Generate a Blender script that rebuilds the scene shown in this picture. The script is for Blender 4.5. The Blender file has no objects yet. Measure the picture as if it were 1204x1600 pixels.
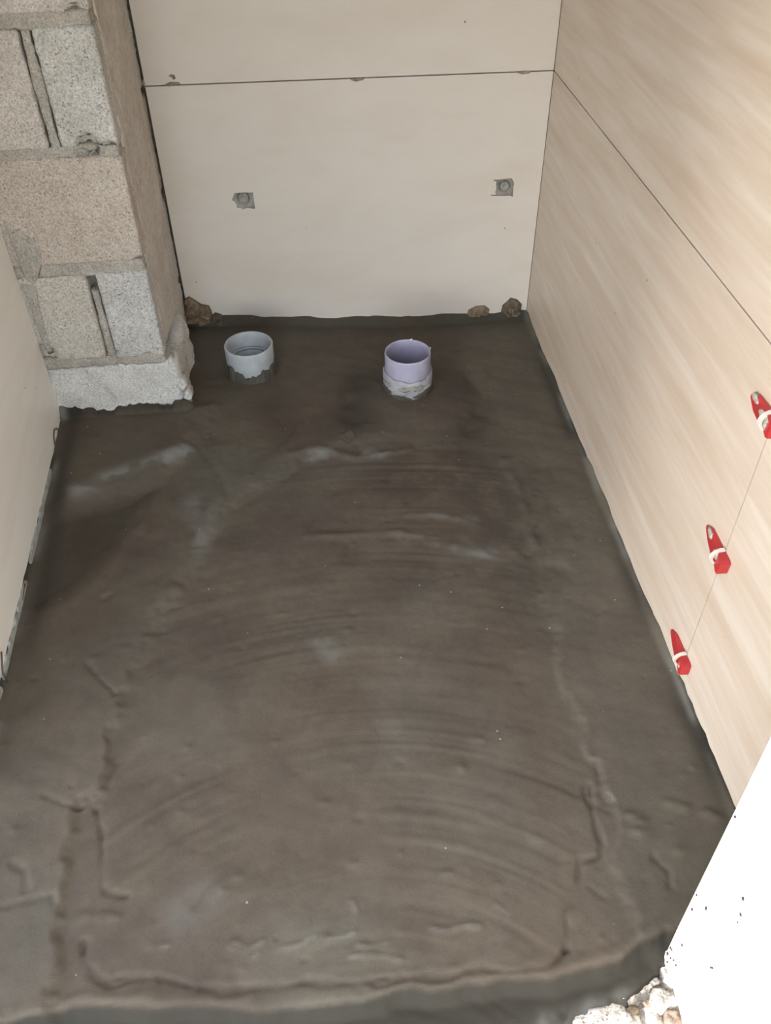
import bpy, bmesh, math, random
import numpy as np
from mathutils import Matrix, Vector
from mathutils.geometry import tessellate_polygon

# ------------------------------------------------------------------ camera, world, sun, exposure
scene = bpy.context.scene
COL = scene.collection
W, H, FPX = 1204, 1600, 1325.28
CAM = np.array([-0.547, -2.002, 1.166])
VD = np.array([21.0, 1431.0, FPX]); VD /= np.linalg.norm(VD)          # world down in camera space (x right, y down, z forward)
VF = np.array([-161.0, -1225.0, FPX]); VF -= VD * (VF @ VD); VF /= np.linalg.norm(VF)
VR = np.cross(VD, VF)
RW = np.stack([VR, VF, -VD])                                           # world from camera axes
cd = bpy.data.cameras.new('camera'); cam = bpy.data.objects.new('camera', cd); COL.objects.link(cam)
cd.sensor_fit = 'VERTICAL'; cd.sensor_height = 36.0; cd.lens = FPX / H * 36.0; cd.clip_start = 0.02
m3 = np.stack([RW[:, 0], -RW[:, 1], -RW[:, 2]], axis=1)
cam.matrix_world = Matrix.Translation(Vector(CAM)) @ Matrix(m3.tolist()).to_4x4()
scene.camera = cam

world = bpy.data.worlds.new('world'); scene.world = world; world.use_nodes = True
wt = world.node_tree; bg = wt.nodes['Background']; bg.inputs[1].default_value = 1.3
sky = wt.nodes.new('ShaderNodeTexSky'); sky.sky_type = 'NISHITA'; sky.sun_disc = False       # hazy bright sky, sun low on the left behind the camera
sky.sun_elevation = math.radians(26.6); sky.sun_rotation = math.radians(236.5); sky.dust_density = 0.8; sky.air_density = 1.0
hs = wt.nodes.new('ShaderNodeHueSaturation'); hs.inputs['Saturation'].default_value = 0.6
wt.links.new(sky.outputs[0], hs.inputs['Color']); wt.links.new(hs.outputs[0], bg.inputs[0])

sd = bpy.data.lights.new('sun', 'SUN'); sun = bpy.data.objects.new('sun', sd); COL.objects.link(sun)
sd.energy = 12.0; sd.angle = 0.009; sd.color = (1.0, 0.96, 0.9)
sun.rotation_euler = Vector((0.833, 0.552, -0.5)).to_track_quat('-Z', 'Y').to_euler()

vs = scene.view_settings
vs.view_transform = 'Standard'; vs.look = 'None'; vs.gamma = 1.0; vs.use_curve_mapping = False; vs.exposure = -0.63
scene.cycles.use_denoising = True
scene.cycles.max_bounces = 8; scene.cycles.diffuse_bounces = 5; scene.cycles.glossy_bounces = 2

# ------------------------------------------------------------------ helpers
def ray(p):
    return RW @ np.array([p[0] - W / 2, p[1] - H / 2, FPX])
def fl(p, z=0.0):
    d = ray(p); q = CAM + d * ((z - CAM[2]) / d[2]); return (q[0], q[1])
def bk(p, y=0.0):
    d = ray(p); q = CAM + d * ((y - CAM[1]) / d[1]); return (q[0], q[2])
def rt(p, x=0.0):
    d = ray(p); q = CAM + d * ((x - CAM[0]) / d[0]); return (q[1], q[2])

def sstep(a, b, x):
    t = np.clip((x - a) / (b - a), 0, 1); return t * t * (3 - 2 * t)

def hash3(ix, iy, iz, seed):
    h = (ix.astype(np.int64) * 374761393 + iy.astype(np.int64) * 668265263 + iz.astype(np.int64) * 2147483647 + seed * 974634777) & 0xffffffff
    h = ((h ^ (h >> 13)) * 1274126177) & 0xffffffff
    h = ((h ^ (h >> 16)) * 2246822519) & 0xffffffff
    return ((h ^ (h >> 15)) & 0xffff) / 32767.5 - 1.0

def vnoise(x, y, z, seed=0):
    x = np.asarray(x, float); y = np.asarray(y, float) + 0 * x; z = np.asarray(z, float) + 0 * x
    ix, iy, iz = np.floor(x), np.floor(y), np.floor(z)
    fx, fy, fz = x - ix, y - iy, z - iz
    fx, fy, fz = [f * f * f * (f * (6 * f - 15) + 10) for f in (fx, fy, fz)]
    r = 0
    for a in (0, 1):
        for b in (0, 1):
            for c in (0, 1):
                w = (fx if a else 1 - fx) * (fy if b else 1 - fy) * (fz if c else 1 - fz)
                r = r + w * hash3(ix + a, iy + b, iz + c, seed)
    return r

def fbm(x, y, z, seed=0, o=4, g=0.5):
    r, a, s = 0, 1.0, 1.0
    for k in range(o):
        r = r + a * vnoise(np.asarray(x) * s, np.asarray(y) * s, np.asarray(z) * s, seed + 17 * k); a *= g; s *= 2.03
    return r

def dist_poly(X, Y, pts, closed=False):
    d = np.full(X.shape, 1e9)
    n = len(pts)
    for i in range(n if closed else n - 1):
        ax, ay = pts[i]; bx, by = pts[(i + 1) % n]
        vx, vy = bx - ax, by - ay
        t = np.clip(((X - ax) * vx + (Y - ay) * vy) / (vx * vx + vy * vy + 1e-12), 0, 1)
        d = np.minimum(d, np.hypot(X - ax - t * vx, Y - ay - t * vy))
    return d

def inside(X, Y, pts):
    r = np.zeros(X.shape, bool); n = len(pts)
    for i in range(n):
        ax, ay = pts[i]; bx, by = pts[(i + 1) % n]
        c = ((ay > Y) != (by > Y)) & (X < (bx - ax) * (Y - ay) / (by - ay + 1e-15) + ax)
        r ^= c
    return r

def sdf(X, Y, pts):
    d = dist_poly(X, Y, pts, True)
    return np.where(inside(X, Y, pts), -d, d)

def link(name, me, mat, parent=None, smooth=False):
    if mat: me.materials.append(mat)
    if smooth:
        me.polygons.foreach_set('use_smooth', [True] * len(me.polygons))
    o = bpy.data.objects.new(name, me); COL.objects.link(o)
    if parent: o.parent = parent
    return o

def from_data(name, v, f, mat, parent=None, smooth=False):
    me = bpy.data.meshes.new(name); me.from_pydata([tuple(p) for p in v], [], [tuple(q) for q in f]); me.update()
    bm = bmesh.new(); bm.from_mesh(me); bmesh.ops.recalc_face_normals(bm, faces=bm.faces); bm.to_mesh(me); bm.free()
    return link(name, me, mat, parent, smooth)

def empty(name, loc=(0, 0, 0), parent=None):
    o = bpy.data.objects.new(name, None); COL.objects.link(o); o.location = loc; o.empty_display_size = 0.05
    if parent: o.parent = parent
    return o

def tag(o, label=None, cat=None, group=None, kind=None):
    if label: o['label'] = label
    if cat: o['category'] = cat
    if group: o['group'] = group
    if kind: o['kind'] = kind
    return o

def box(name, x0, x1, y0, y1, z0, z1, mat, parent=None, bevel=0.0):
    bm = bmesh.new(); bmesh.ops.create_cube(bm, size=1)
    for v in bm.verts:
        v.co = ((x0 + x1) / 2 + v.co.x * (x1 - x0), (y0 + y1) / 2 + v.co.y * (y1 - y0), (z0 + z1) / 2 + v.co.z * (z1 - z0))
    if bevel: bmesh.ops.bevel(bm, geom=bm.edges[:], offset=bevel, segments=2, affect='EDGES')
    me = bpy.data.meshes.new(name); bm.to_mesh(me); bm.free()
    return link(name, me, mat, parent)

def prism(name, loops, to3, depth, mat, parent=None):
    """extrude a flat outline with holes; to3(u, v, w) gives the point, w runs 0..depth behind the face"""
    flat = [p for l in loops for p in l]; n = len(flat)
    tris = tessellate_polygon([[Vector((p[0], p[1], 0)) for p in l] for l in loops])
    v = [to3(p[0], p[1], 0) for p in flat] + [to3(p[0], p[1], depth) for p in flat]
    f = [tuple(t) for t in tris] + [tuple(i + n for i in reversed(t)) for t in tris]
    k = 0
    for l in loops:
        m = len(l)
        for i in range(m):
            a, b = k + i, k + (i + 1) % m
            f.append((a, b, b + n, a + n))
        k += m
    return from_data(name, v, f, mat, parent)

def blob(name, outline, to3, height, mat, parent=None, seed=0, rings=7, rough=0.35, sub=3, freq=60.0, back=0.004):
    """a lumpy mound on a plane: irregular outline, domed towards w > 0"""
    pts = []
    n = len(outline)
    for i in range(n):
        a = np.array(outline[i]); b = np.array(outline[(i + 1) % n])
        for k in range(sub): pts.append(a + (b - a) * k / sub)
    pts = np.array(pts); c = pts.mean(0); m = len(pts)
    v, f = [], []
    for r in range(rings + 1):
        t = 1 - r / (rings + 1)
        for i in range(m):
            p = c + (pts[i] - c) * t
            hh = height * (1 - t ** 2.6) ** 0.5 if t < 1 else 0
            nz = float(fbm(p[0] * freq, p[1] * freq, seed * 3.7, seed, 3))
            hh *= 1 + rough * nz * 1.4
            if t == 1: hh = -back
            v.append(to3(p[0], p[1], hh))
    for r in range(rings):
        for i in range(m):
            a = r * m + i; b = r * m + (i + 1) % m
            f.append((a, b, b + m, a + m))
    v.append(to3(c[0], c[1], height)); ci = len(v) - 1
    for i in range(m): f.append((rings * m + i, rings * m + (i + 1) % m, ci))
    f.append(tuple(reversed(range(m))))
    return from_data(name, v, f, mat, parent, True)

def rough_box(name, lo, hi, mat, parent=None, step=0.006, amp=0.0015, freq=90.0, r=0.005, seed=0, dents=(), big=0.0):
    """a box of gritty masonry: rounded worn edges, grain in the surface, optional broken dents (centre, radius, depth)"""
    lo = np.array(lo, float); hi = np.array(hi, float)
    n = np.maximum(np.ceil((hi - lo) / step).astype(int), 2)
    idx = {}; V = []; F = []
    def vid(i, j, k):
        key = (i, j, k)
        if key not in idx:
            idx[key] = len(V); V.append(lo + (hi - lo) * np.array([i / n[0], j / n[1], k / n[2]]))
        return idx[key]
    for ax in range(3):
        u, w = (ax + 1) % 3, (ax + 2) % 3
        for side in (0, n[ax]):
            for i in range(n[u]):
                for j in range(n[w]):
                    q = []
                    for a, b in ((0, 0), (1, 0), (1, 1), (0, 1)):
                        c = [0, 0, 0]; c[ax] = side; c[u] = i + a; c[w] = j + b; q.append(vid(*c))
                    F.append(q if side else q[::-1])
    P = np.array(V)
    rr = r * (1 + 0.6 * fbm(P[:, 0] * 40, P[:, 1] * 40, P[:, 2] * 40, seed + 5, 2))
    rr = np.clip(rr, 0.0005, None)[:, None]
    Q = np.minimum(np.maximum(P, lo + rr), hi - rr)
    D = P - Q; L = np.linalg.norm(D, axis=1, keepdims=True) + 1e-9
    N = D / L
    P2 = Q + N * rr
    nz = fbm(P[:, 0] * freq, P[:, 1] * freq, P[:, 2] * freq, seed, 3)
    P2 = P2 + N * (amp * nz)[:, None]
    if big:
        P2 = P2 + N * (big * fbm(P[:, 0] * 14, P[:, 1] * 14, P[:, 2] * 14, seed + 9, 2))[:, None]
    for c, rad, dep in dents:
        d = np.linalg.norm((P - np.array(c)) * np.array([1, 1, 1]), axis=1) / rad
        d = d * (1 + 0.3 * fbm(P[:, 0] * 60, P[:, 1] * 60, P[:, 2] * 60, seed + 3, 2))
        P2 = P2 - N * (dep * (1 - sstep(0.55, 1.0, d)))[:, None]
    return from_data(name, P2, F, mat, parent, True)

def lathe(name, prof, center, mat, parent=None, n=64, closed=True, zfun=None, rfun=None):
    v, f = [], []; m = len(prof)
    for i in range(n):
        a = 2 * math.pi * i / n
        for k, (r, z) in enumerate(prof):
            if rfun: r = r + rfun(a, k)
            zz = z + (zfun(a, k) if zfun else 0)
            v.append((center[0] + r * math.cos(a), center[1] + r * math.sin(a), center[2] + zz))
    for i in range(n):
        for k in range(m if closed else m - 1):
            a = i * m + k; b = i * m + (k + 1) % m; c = ((i + 1) % n) * m + (k + 1) % m; d = ((i + 1) % n) * m + k
            f.append((a, d, c, b))
    return from_data(name, v, f, mat, parent, True)

def tube(name, pts, rad, mat, parent=None, n=6):
    v, f = [], []; P = [Vector(p) for p in pts]
    for i, p in enumerate(P):
        t = (P[min(i + 1, len(P) - 1)] - P[max(i - 1, 0)]).normalized()
        u = t.cross(Vector((0.31, 0.77, 0.55))).normalized(); w = t.cross(u)
        for k in range(n):
            a = 2 * math.pi * k / n; v.append(p + (u * math.cos(a) + w * math.sin(a)) * rad)
    for i in range(len(P) - 1):
        for k in range(n):
            f.append((i * n + k, i * n + (k + 1) % n, (i + 1) * n + (k + 1) % n, (i + 1) * n + k))
    f.append(tuple(range(n))); f.append(tuple((len(P) - 1) * n + k for k in range(n)))
    return from_data(name, v, f, mat, parent, True)

# ------------------------------------------------------------------ materials
def srgb(h):
    h = h.lstrip('#'); c = [int(h[i:i + 2], 16) / 255 for i in (0, 2, 4)]
    return tuple((x / 12.92 if x <= 0.04045 else ((x + 0.055) / 1.055) ** 2.4) for x in c) + (1,)

class NT:
    def __init__(s, name):
        s.m = bpy.data.materials.new(name); s.m.use_nodes = True; s.t = s.m.node_tree; s.b = s.t.nodes['Principled BSDF']
    def n(s, kind, **kw):
        nd = s.t.nodes.new(kind)
        for k, v in kw.items():
            if k.startswith('_'): setattr(nd, k[1:], v)
        return nd
    def l(s, a, b): s.t.links.new(a, b)
    def coords(s, scale=(1, 1, 1), rot=(0, 0, 0)):
        tc = s.n('ShaderNodeTexCoord'); mp = s.n('ShaderNodeMapping')
        mp.inputs['Scale'].default_value = scale; mp.inputs['Rotation'].default_value = rot
        s.l(tc.outputs['Object'], mp.inputs[0]); return mp.outputs[0]
    def noise(s, vec, scale, detail=4, rough=0.55, dist=0.0):
        nd = s.n('ShaderNodeTexNoise'); nd.inputs['Scale'].default_value = scale; nd.inputs['Detail'].default_value = detail
        nd.inputs['Roughness'].default_value = rough; nd.inputs['Distortion'].default_value = dist
        s.l(vec, nd.inputs['Vector']); return nd.outputs['Fac']
    def ramp(s, fac, stops, interp='LINEAR'):
        nd = s.n('ShaderNodeValToRGB'); r = nd.color_ramp; r.interpolation = interp
        while len(r.elements) < len(stops): r.elements.new(0.5)
        for e, (p, c) in zip(r.elements, stops):
            e.position = p; e.color = c if len(c) == 4 else tuple(c) + (1,)
        s.l(fac, nd.inputs[0]); return nd.outputs[0]
    def mix(s, fac, a, b, mode='MIX'):
        nd = s.n('ShaderNodeMix', _data_type='RGBA', _blend_type=mode)
        for sock, val in ((nd.inputs[0], fac), (nd.inputs[6], a), (nd.inputs[7], b)):
            if hasattr(val, 'links'): s.l(val, sock)
            else: sock.default_value = val
        return nd.outputs[2]
    def bump(s, h, strength=0.3, dist=0.002, prev=None):
        nd = s.n('ShaderNodeBump'); nd.inputs['Strength'].default_value = strength; nd.inputs['Distance'].default_value = dist
        s.l(h, nd.inputs['Height'])
        if prev is not None: s.l(prev, nd.inputs['Normal'])
        return nd.outputs[0]
    def done(s, col=None, rough=0.6, normal=None, spec=0.5):
        if col is not None:
            if hasattr(col, 'links'): s.l(col, s.b.inputs['Base Color'])
            else: s.b.inputs['Base Color'].default_value = col
        if hasattr(rough, 'links'): s.l(rough, s.b.inputs['Roughness'])
        else: s.b.inputs['Roughness'].default_value = rough
        s.b.inputs['Specular IOR Level'].default_value = spec
        if normal is not None: s.l(normal, s.b.inputs['Normal'])
        return s.m

BW = (0, 0, 0, 1); WW = (1, 1, 1, 1)

def tile_mat(name, base, vein_lo, vein_hi, scale, amount=1.0, seed=0.0):
    t = NT(name)
    v = t.coords(scale)
    n1 = t.noise(v, 1.0, 4, 0.55, 0.25)
    c1 = t.ramp(n1, [(0.32, vein_lo), (0.48, base), (0.6, base), (0.74, vein_hi)])
    v2 = t.coords((scale[0] * 2.7, scale[1] * 2.7, scale[2] * 2.7))
    n2 = t.noise(v2, 1.0, 4, 0.6, 0.4)
    c2 = t.ramp(n2, [(0.36, vein_lo), (0.5, base), (0.68, vein_hi)])
    c = t.mix(0.45, c1, c2)
    c = t.mix(amount, base, c)
    v3 = t.coords()
    n3 = t.noise(v3, 420, 2, 0.5)
    sp = t.ramp(n3, [(0.24, (0.55, 0.5, 0.42, 1)), (0.30, WW)])
    c = t.mix(0.25, c, sp, 'MULTIPLY')
    # a few specks of stuck mortar
    vo = t.n('ShaderNodeTexVoronoi'); vo.inputs['Scale'].default_value = 21; t.l(v3, vo.inputs['Vector'])
    speck = t.ramp(vo.outputs['Distance'], [(0.035, WW), (0.05, BW)])
    gate = t.ramp(t.noise(v3, 9, 1), [(0.55, BW), (0.6, WW)])
    c = t.mix(t.mix(1.0, speck, gate, 'MULTIPLY'), c, srgb('#5b5145'))
    return t.done(c, 0.42, t.bump(n3, 0.04, 0.001), 0.4)

TB = srgb('#dccab4')
M = {}
M['tile_back'] = tile_mat('beige_tile_plain', srgb('#d0c8bd'), srgb('#cabfb1'), srgb('#d6cec3'), (1.6, 1.6, 4.0), 0.8)
M['tile_right'] = tile_mat('beige_tile_veined', srgb('#c6b8a9'), srgb('#b8a692'), srgb('#d6cfc5'), (3.0, 1.0, 13.0), 1.0)
M['tile_left'] = tile_mat('beige_tile_left', srgb('#f0ede6'), srgb('#e8e2d8'), srgb('#f4f2ed'), (3.0, 1.3, 8.0), 0.9)
M['tile_edge'] = tile_mat('reveal_tile', srgb('#e4dccf'), srgb('#dcd0c0'), srgb('#efe9df'), (2, 2, 5), 0.8)

def mortar_mat(name, a, b, scale=30, bumpd=0.002, rough=0.85, bs=0.6):
    t = NT(name); v = t.coords()
    n = t.noise(v, scale, 5, 0.6); n2 = t.noise(v, scale * 9, 3, 0.6)
    c = t.ramp(n, [(0.35, a), (0.65, b)])
    c = t.mix(0.35, c, t.ramp(n2, [(0.3, (0.35, 0.34, 0.32, 1)), (0.55, WW)]), 'MULTIPLY')
    return t.done(c, rough, t.bump(n2, bs, bumpd, t.bump(n, 0.4, 0.003)), 0.3)

M['backing'] = mortar_mat('wall_backing_mortar', srgb('#4c473f'), srgb('#645e55'))

M['joint_dark'] = mortar_mat('block_core_mortar', srgb('#827d74'), srgb('#98938a'))
M['grey_plug'] = mortar_mat('grey_set_mortar', srgb('#8a8880'), srgb('#a5a49c'), 60)
M['lump'] = mortar_mat('brown_mortar_lump', srgb('#6a5a47'), srgb('#97836b'), 70)
M['lump_dark'] = mortar_mat('dark_mortar_lump', srgb('#4d453a'), srgb('#7a6c5a'), 70)
M['paste'] = mortar_mat('pale_cement_paste', srgb('#8f938e'), srgb('#b3b6b0'), 50)
M['crust'] = mortar_mat('pale_mortar_crust', srgb('#a09a8e'), srgb('#c9c4ba'), 120)
M['smear'] = mortar_mat('thin_mortar_smear', srgb('#7d7365'), srgb('#a89a88'), 90)
M['wet_dark'] = mortar_mat('wet_dark_mortar', srgb('#45423a'), srgb('#524e45'), 40, 0.001, 0.75)
M['speck'] = mortar_mat('dark_mortar_speck', srgb('#2e2c2c'), srgb('#4a4746'), 80)
M['brick'] = mortar_mat('red_brick_piece', srgb('#8a7768'), srgb('#a39182'), 50)
M['ground'] = mortar_mat('outdoor_ground', srgb('#a39a8c'), srgb('#bfb7a9'), 4)
M['plaster'] = mortar_mat('grey_plaster', srgb('#b5aea2'), srgb('#c6c0b4'), 6)

def block_mat(name, base, light, dark, pore=0.5):
    t = NT(name); v = t.coords()
    big = t.noise(v, 14, 4, 0.6)
    c = t.ramp(big, [(0.3, base), (0.7, light)])
    gr = t.noise(v, 260, 3, 0.7)
    c = t.mix(0.75, c, t.ramp(gr, [(0.30, dark), (0.46, (0.75, 0.75, 0.75, 1)), (0.6, WW), (0.72, (1.25, 1.25, 1.25, 1))]), 'MULTIPLY')
    vo = t.n('ShaderNodeTexVoronoi'); vo.inputs['Scale'].default_value = 170; t.l(v, vo.inputs['Vector'])
    gate = t.noise(v, 60, 2)
    p = t.mix(1.0, t.ramp(vo.outputs['Distance'], [(0.16, WW), (0.3, BW)]), t.ramp(gate, [(0.48, BW), (0.6, WW)]), 'MULTIPLY')
    pf = t.mix(pore, BW, p)
    c = t.mix(pf, c, dark)
    inv = t.ramp(p, [(0, WW), (1, BW)])
    return t.done(c, 0.95, t.bump(inv, 0.7, 0.004, t.bump(gr, 0.8, 0.003)), 0.2)
M['blk_grey'] = block_mat('block_grey', srgb('#c6c3bb'), srgb('#dbd8d0'), (0.3, 0.3, 0.3, 1), 0.7)
M['blk_pink'] = block_mat('block_pinkish', srgb('#cbc2b8'), srgb('#dbd4cb'), (0.4, 0.38, 0.36, 1), 0.4)
M['blk_beige'] = block_mat('block_beige', srgb('#c4b8aa'), srgb('#d3c9bc'), (0.4, 0.37, 0.33, 1), 0.35)
M['blk_olive'] = block_mat('block_olive', srgb('#c8c2b6'), srgb('#d8d3c8'), (0.38, 0.36, 0.32, 1), 0.45)
M['blk_blue'] = block_mat('block_blue_grey', srgb('#c5c3be'), srgb('#d8d6d1'), (0.3, 0.3, 0.3, 1), 0.7)
M['blk_pale'] = block_mat('block_pale', srgb('#d2d0c9'), srgb('#e4e2dc'), (0.45, 0.45, 0.43, 1), 0.3)
M['rubble'] = block_mat('pale_threshold_cement', srgb('#c2b9ad'), srgb('#e2ddd4'), (0.25, 0.22, 0.2, 1), 0.8)
M['joint'] = block_mat('block_joint_mortar', srgb('#aca69b'), srgb('#c6c0b5'), (0.42, 0.4, 0.37, 1), 0.5)
M['coat'] = mortar_mat('pillar_side_coat', srgb('#c2bab1'), srgb('#d5cec5'), 9, 0.001, 0.85, 0.3)

def plastic(name, c1, c2, rough=0.4):
    t = NT(name); v = t.coords()
    n = t.noise(v, 30, 4)
    n2 = t.noise(v, 220, 3)
    c = t.ramp(n, [(0.35, c1), (0.65, c2)])
    return t.done(c, rough, t.bump(n2, 0.05, 0.0006), 0.5)
M['pvc_grey'] = plastic('grey_pvc', srgb('#a5abad'), srgb('#b4babc'))
M['pvc_lilac'] = plastic('lilac_pvc', srgb('#a19db0'), srgb('#afabbd'))
M['pvc_collar'] = plastic('dusty_pvc_collar', srgb('#86858b'), srgb('#a8a7aa'), 0.6)
M['red'] = plastic('red_plastic', srgb('#a62a2d'), srgb('#b83235'), 0.38)
M['white_clip'] = plastic('white_plastic_clip', srgb('#cfc8be'), srgb('#ddd8d0'), 0.45)
M['wire'] = plastic('dark_wire', srgb('#4b4238'), srgb('#5a5044'), 0.6)

# floor mortar: colour patches follow the hand-laid mortar batches stored per vertex (r paste, g fresh wet mix and darker hollow, wall and pipe areas, b brown batch)
def floor_mat():
    t = NT('floor_mortar'); v = t.coords()
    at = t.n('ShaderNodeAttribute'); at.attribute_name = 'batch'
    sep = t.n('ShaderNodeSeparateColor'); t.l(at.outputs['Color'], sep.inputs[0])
    n = t.noise(v, 7, 6, 0.6); n2 = t.noise(v, 55, 5, 0.65); n3 = t.noise(v, 600, 2, 0.6)
    grey = t.ramp(n, [(0.3, srgb('#5d584e')), (0.7, srgb('#6a6458'))])
    brown = t.ramp(n, [(0.3, srgb('#564d43')), (0.7, srgb('#665c4f'))])
    c = t.mix(sep.outputs[2], grey, brown)
    c = t.mix(0.5, c, t.ramp(n2, [(0.25, (0.72, 0.72, 0.72, 1)), (0.6, WW)]), 'MULTIPLY')
    c = t.mix(0.3, c, t.ramp(n3, [(0.3, (0.6, 0.6, 0.6, 1)), (0.55, WW)]), 'MULTIPLY')
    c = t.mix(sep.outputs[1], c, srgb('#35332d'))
    c = t.mix(sep.outputs[0], c, srgb('#8a8b86'))
    # pale grit
    vo = t.n('ShaderNodeTexVoronoi'); vo.inputs['Scale'].default_value = 38; t.l(v, vo.inputs['Vector'])
    speck = t.ramp(vo.outputs['Distance'], [(0.05, WW), (0.075, BW)])
    gate = t.ramp(t.noise(v, 13, 1), [(0.58, BW), (0.62, WW)])
    c = t.mix(t.mix(1.0, speck, gate, 'MULTIPLY'), c, srgb('#9b968a'))
    r = t.ramp(n2, [(0.3, (0.6, 0.6, 0.6, 1)), (0.7, (0.75, 0.75, 0.75, 1))])
    return t.done(c, r, t.bump(n3, 0.25, 0.0012, t.bump(n2, 0.25, 0.003)), 0.12)
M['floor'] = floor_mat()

# ------------------------------------------------------------------ the setting
PY = -0.36                 # front face of the block pillar
PX = -0.90                 # its right face
ZJ = 0.603                 # height of the joint between the two rows of tiles
T = 0.009
GAP = 0.0026
# left wall runs slightly out of square: through (-1.157, -0.36) and (-1.118, -1.14)
LW0 = np.array([-1.157, -0.36]); LWD = np.array([0.039, -0.78]); LWD = LWD / np.linalg.norm(LWD); LWN = np.array([-LWD[1], LWD[0]])  # inward normal
if LWN[0] < 0: LWN = -LWN

# --- floor as a hand-trowelled height field
STEP = 0.0034
gx = np.arange(-1.19, 0.012, STEP); gy = np.arange(-1.80, 0.012, STEP)
X, Y = np.meshgrid(gx, gy)
def F(pts): return [fl(p) for p in pts]

centre = F([(545, 690), (470, 715), (420, 745), (345, 795), (308, 865), (250, 960), (205, 1070), (166, 1150), (172, 1195), (150, 1235), (122, 1275), (112, 1340),
            (105, 1400), (95, 1440), (92, 1500), (82, 1560), (60, 1640), (40, 2600), (1150, 2400), (1060, 1560), (1005, 1450), (990, 1410), (965, 1360), (960, 1330), (958, 1250), (938, 1235), (925, 1185),
            (885, 1090), (868, 1000), (855, 900), (825, 790), (790, 705), (640, 685)])
wob = 0.010 * fbm(X * 22, Y * 22, 0, 3, 4)
sc = sdf(X, Y, centre) + wob
Hh = 0.0028 * fbm(X * 4.2, Y * 4.2, 0, 1, 3) + 0.0010 * fbm(X * 17, Y * 17, 0, 2, 3)
near = sstep(-0.8, -1.25, Y)
edge_w = 0.05 + (0.016 - 0.05) * near
Hh += 0.009 * (1 - 0.65 * sstep(-0.5, -0.35, X)) * sstep(-0.5, 0.5, sc / edge_w)
# ridge along the margin of the middle panel
Hh += 0.0022 * (1 - 0.7 * sstep(-0.5, -0.35, X)) * np.exp(-(sc / 0.010) ** 2) * (0.5 + 0.8 * fbm(X * 9, Y * 9, 0, 8, 2)) * near
# swept trowel arcs
R0 = np.hypot(X + 0.55, Y + 1.86); A0 = np.arctan2(Y + 1.86, X + 0.55)
arcs = vnoise(R0 * 85, A0 * 2.2, 0, 21) + 0.8 * vnoise(R0 * 38, A0 * 1.6, 0, 22) + 0.5 * vnoise(R0 * 150, A0 * 3, 0, 23)
Hh += 0.00075 * arcs * sstep(0.02, -0.04, sc) * (0.6 + 0.6 * fbm(X * 5, Y * 5, 0, 24, 2))
A1 = vnoise(X * 18 + Y * 40, X * 4, 0, 31)
Hh += 0.0004 * A1 * sstep(-0.02, 0.04, sc)
# lips where one thin coat laps over another
def lip(pts, depth=0.004, w=0.0040):
    global Hh
    q = F(pts)
    d = dist_poly(X, Y, q) + 0.004 * fbm(X * 45, Y * 45, 0, 40, 2)
    Hh = Hh - 1.15 * depth * np.exp(-(d / w) ** 2) * (0.75 + 0.5 * vnoise(X * 30, Y * 30, 0, 41))
lip([(150, 1262), (158, 1310), (160, 1385), (168, 1392), (195, 1396)], depth=0.0035)
lip([(128, 1468), (132, 1500), (148, 1524), (168, 1537), (200, 1528), (245, 1524), (300, 1540), (350, 1546), (400, 1541), (470, 1534), (530, 1536), (590, 1532), (640, 1524),
     (700, 1526), (735, 1512), (760, 1512), (800, 1516), (860, 1508), (885, 1482)], depth=0.0042)
lip([(885, 1482), (886, 1450), (885, 1420), (905, 1380), (908, 1345), (935, 1335), (940, 1320), (928, 1275), (918, 1240), (920, 1225)], depth=0.0048)
lip([(930, 1190), (940, 1225), (952, 1252)], depth=0.003, w=0.007)
lip([(165, 1150), (175, 1190), (160, 1225), (140, 1240), (120, 1262)], depth=0.005, w=0.006)
lip([(70, 1245), (100, 1258), (125, 1262)], depth=0.002)
lip([(20, 1350), (38, 1362), (40, 1390)], depth=0.002)
lip([(0, 1420), (70, 1402), (80, 1400), (88, 1420)], depth=0.002)
lip([(118, 1022), (180, 1085)], depth=0.003, w=0.0028)
lip([(920, 1384), (945, 1402)], depth=0.0025)
lip([(1020, 1340), (1045, 1365), (1048, 1385)], depth=0.003)
lip([(130, 1430), (190, 1432)], depth=-0.002)
lip([(300, 690), (345, 745), (360, 790)], depth=0.003, w=0.012)
# hand-raised corner beside the pillar, its slope and the hollow below it
cor = F([(60, 640), (100, 800), (170, 775), (240, 752), (300, 705), (330, 640)])
s1 = sdf(X, Y, cor) + 0.6 * wob
Hh += 0.016 * sstep(0.035, -0.035, s1)
hol = F([(110, 800), (240, 765), (180, 850), (110, 925), (60, 945), (75, 880)])
s2 = sdf(X, Y, hol) + 0.5 * wob
Hh -= 0.012 * sstep(0.03, -0.03, s2)
# a mound around each waste pipe and ripples pushed up in front of them
PG = (-0.729, -0.213); PL = (-0.356, -0.312)
for (px, py), hgt, wid in ((PG, 0.004, 0.10), (PL, 0.006, 0.13)):
    d = np.hypot(X - px, Y - py); Hh += hgt * np.exp(-(d / wid) ** 2)
lip([(730, 580), (748, 620), (735, 660), (725, 690)], depth=0.005, w=0.02)
lip([(560, 590), (545, 640), (552, 660)], depth=0.005, w=0.02)
lip([(485, 640), (465, 675), (430, 720)], depth=-0.004, w=0.012)
lip([(535, 682), (548, 676), (556, 686), (545, 694), (534, 690)], depth=-0.004, w=0.004)
lip([(455, 710), (500, 700), (560, 712), (640, 700)], depth=-0.004, w=0.010)
lip([(640, 800), (700, 805), (750, 820)], depth=-0.0025, w=0.008)
lip([(480, 835), (620, 830), (690, 845), (780, 870)], depth=-0.003, w=0.010)
lip([(790, 720), (820, 790), (835, 850)], depth=-0.003, w=0.012)
lip([(850, 730), (870, 800), (865, 880)], depth=0.004, w=0.03)
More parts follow.
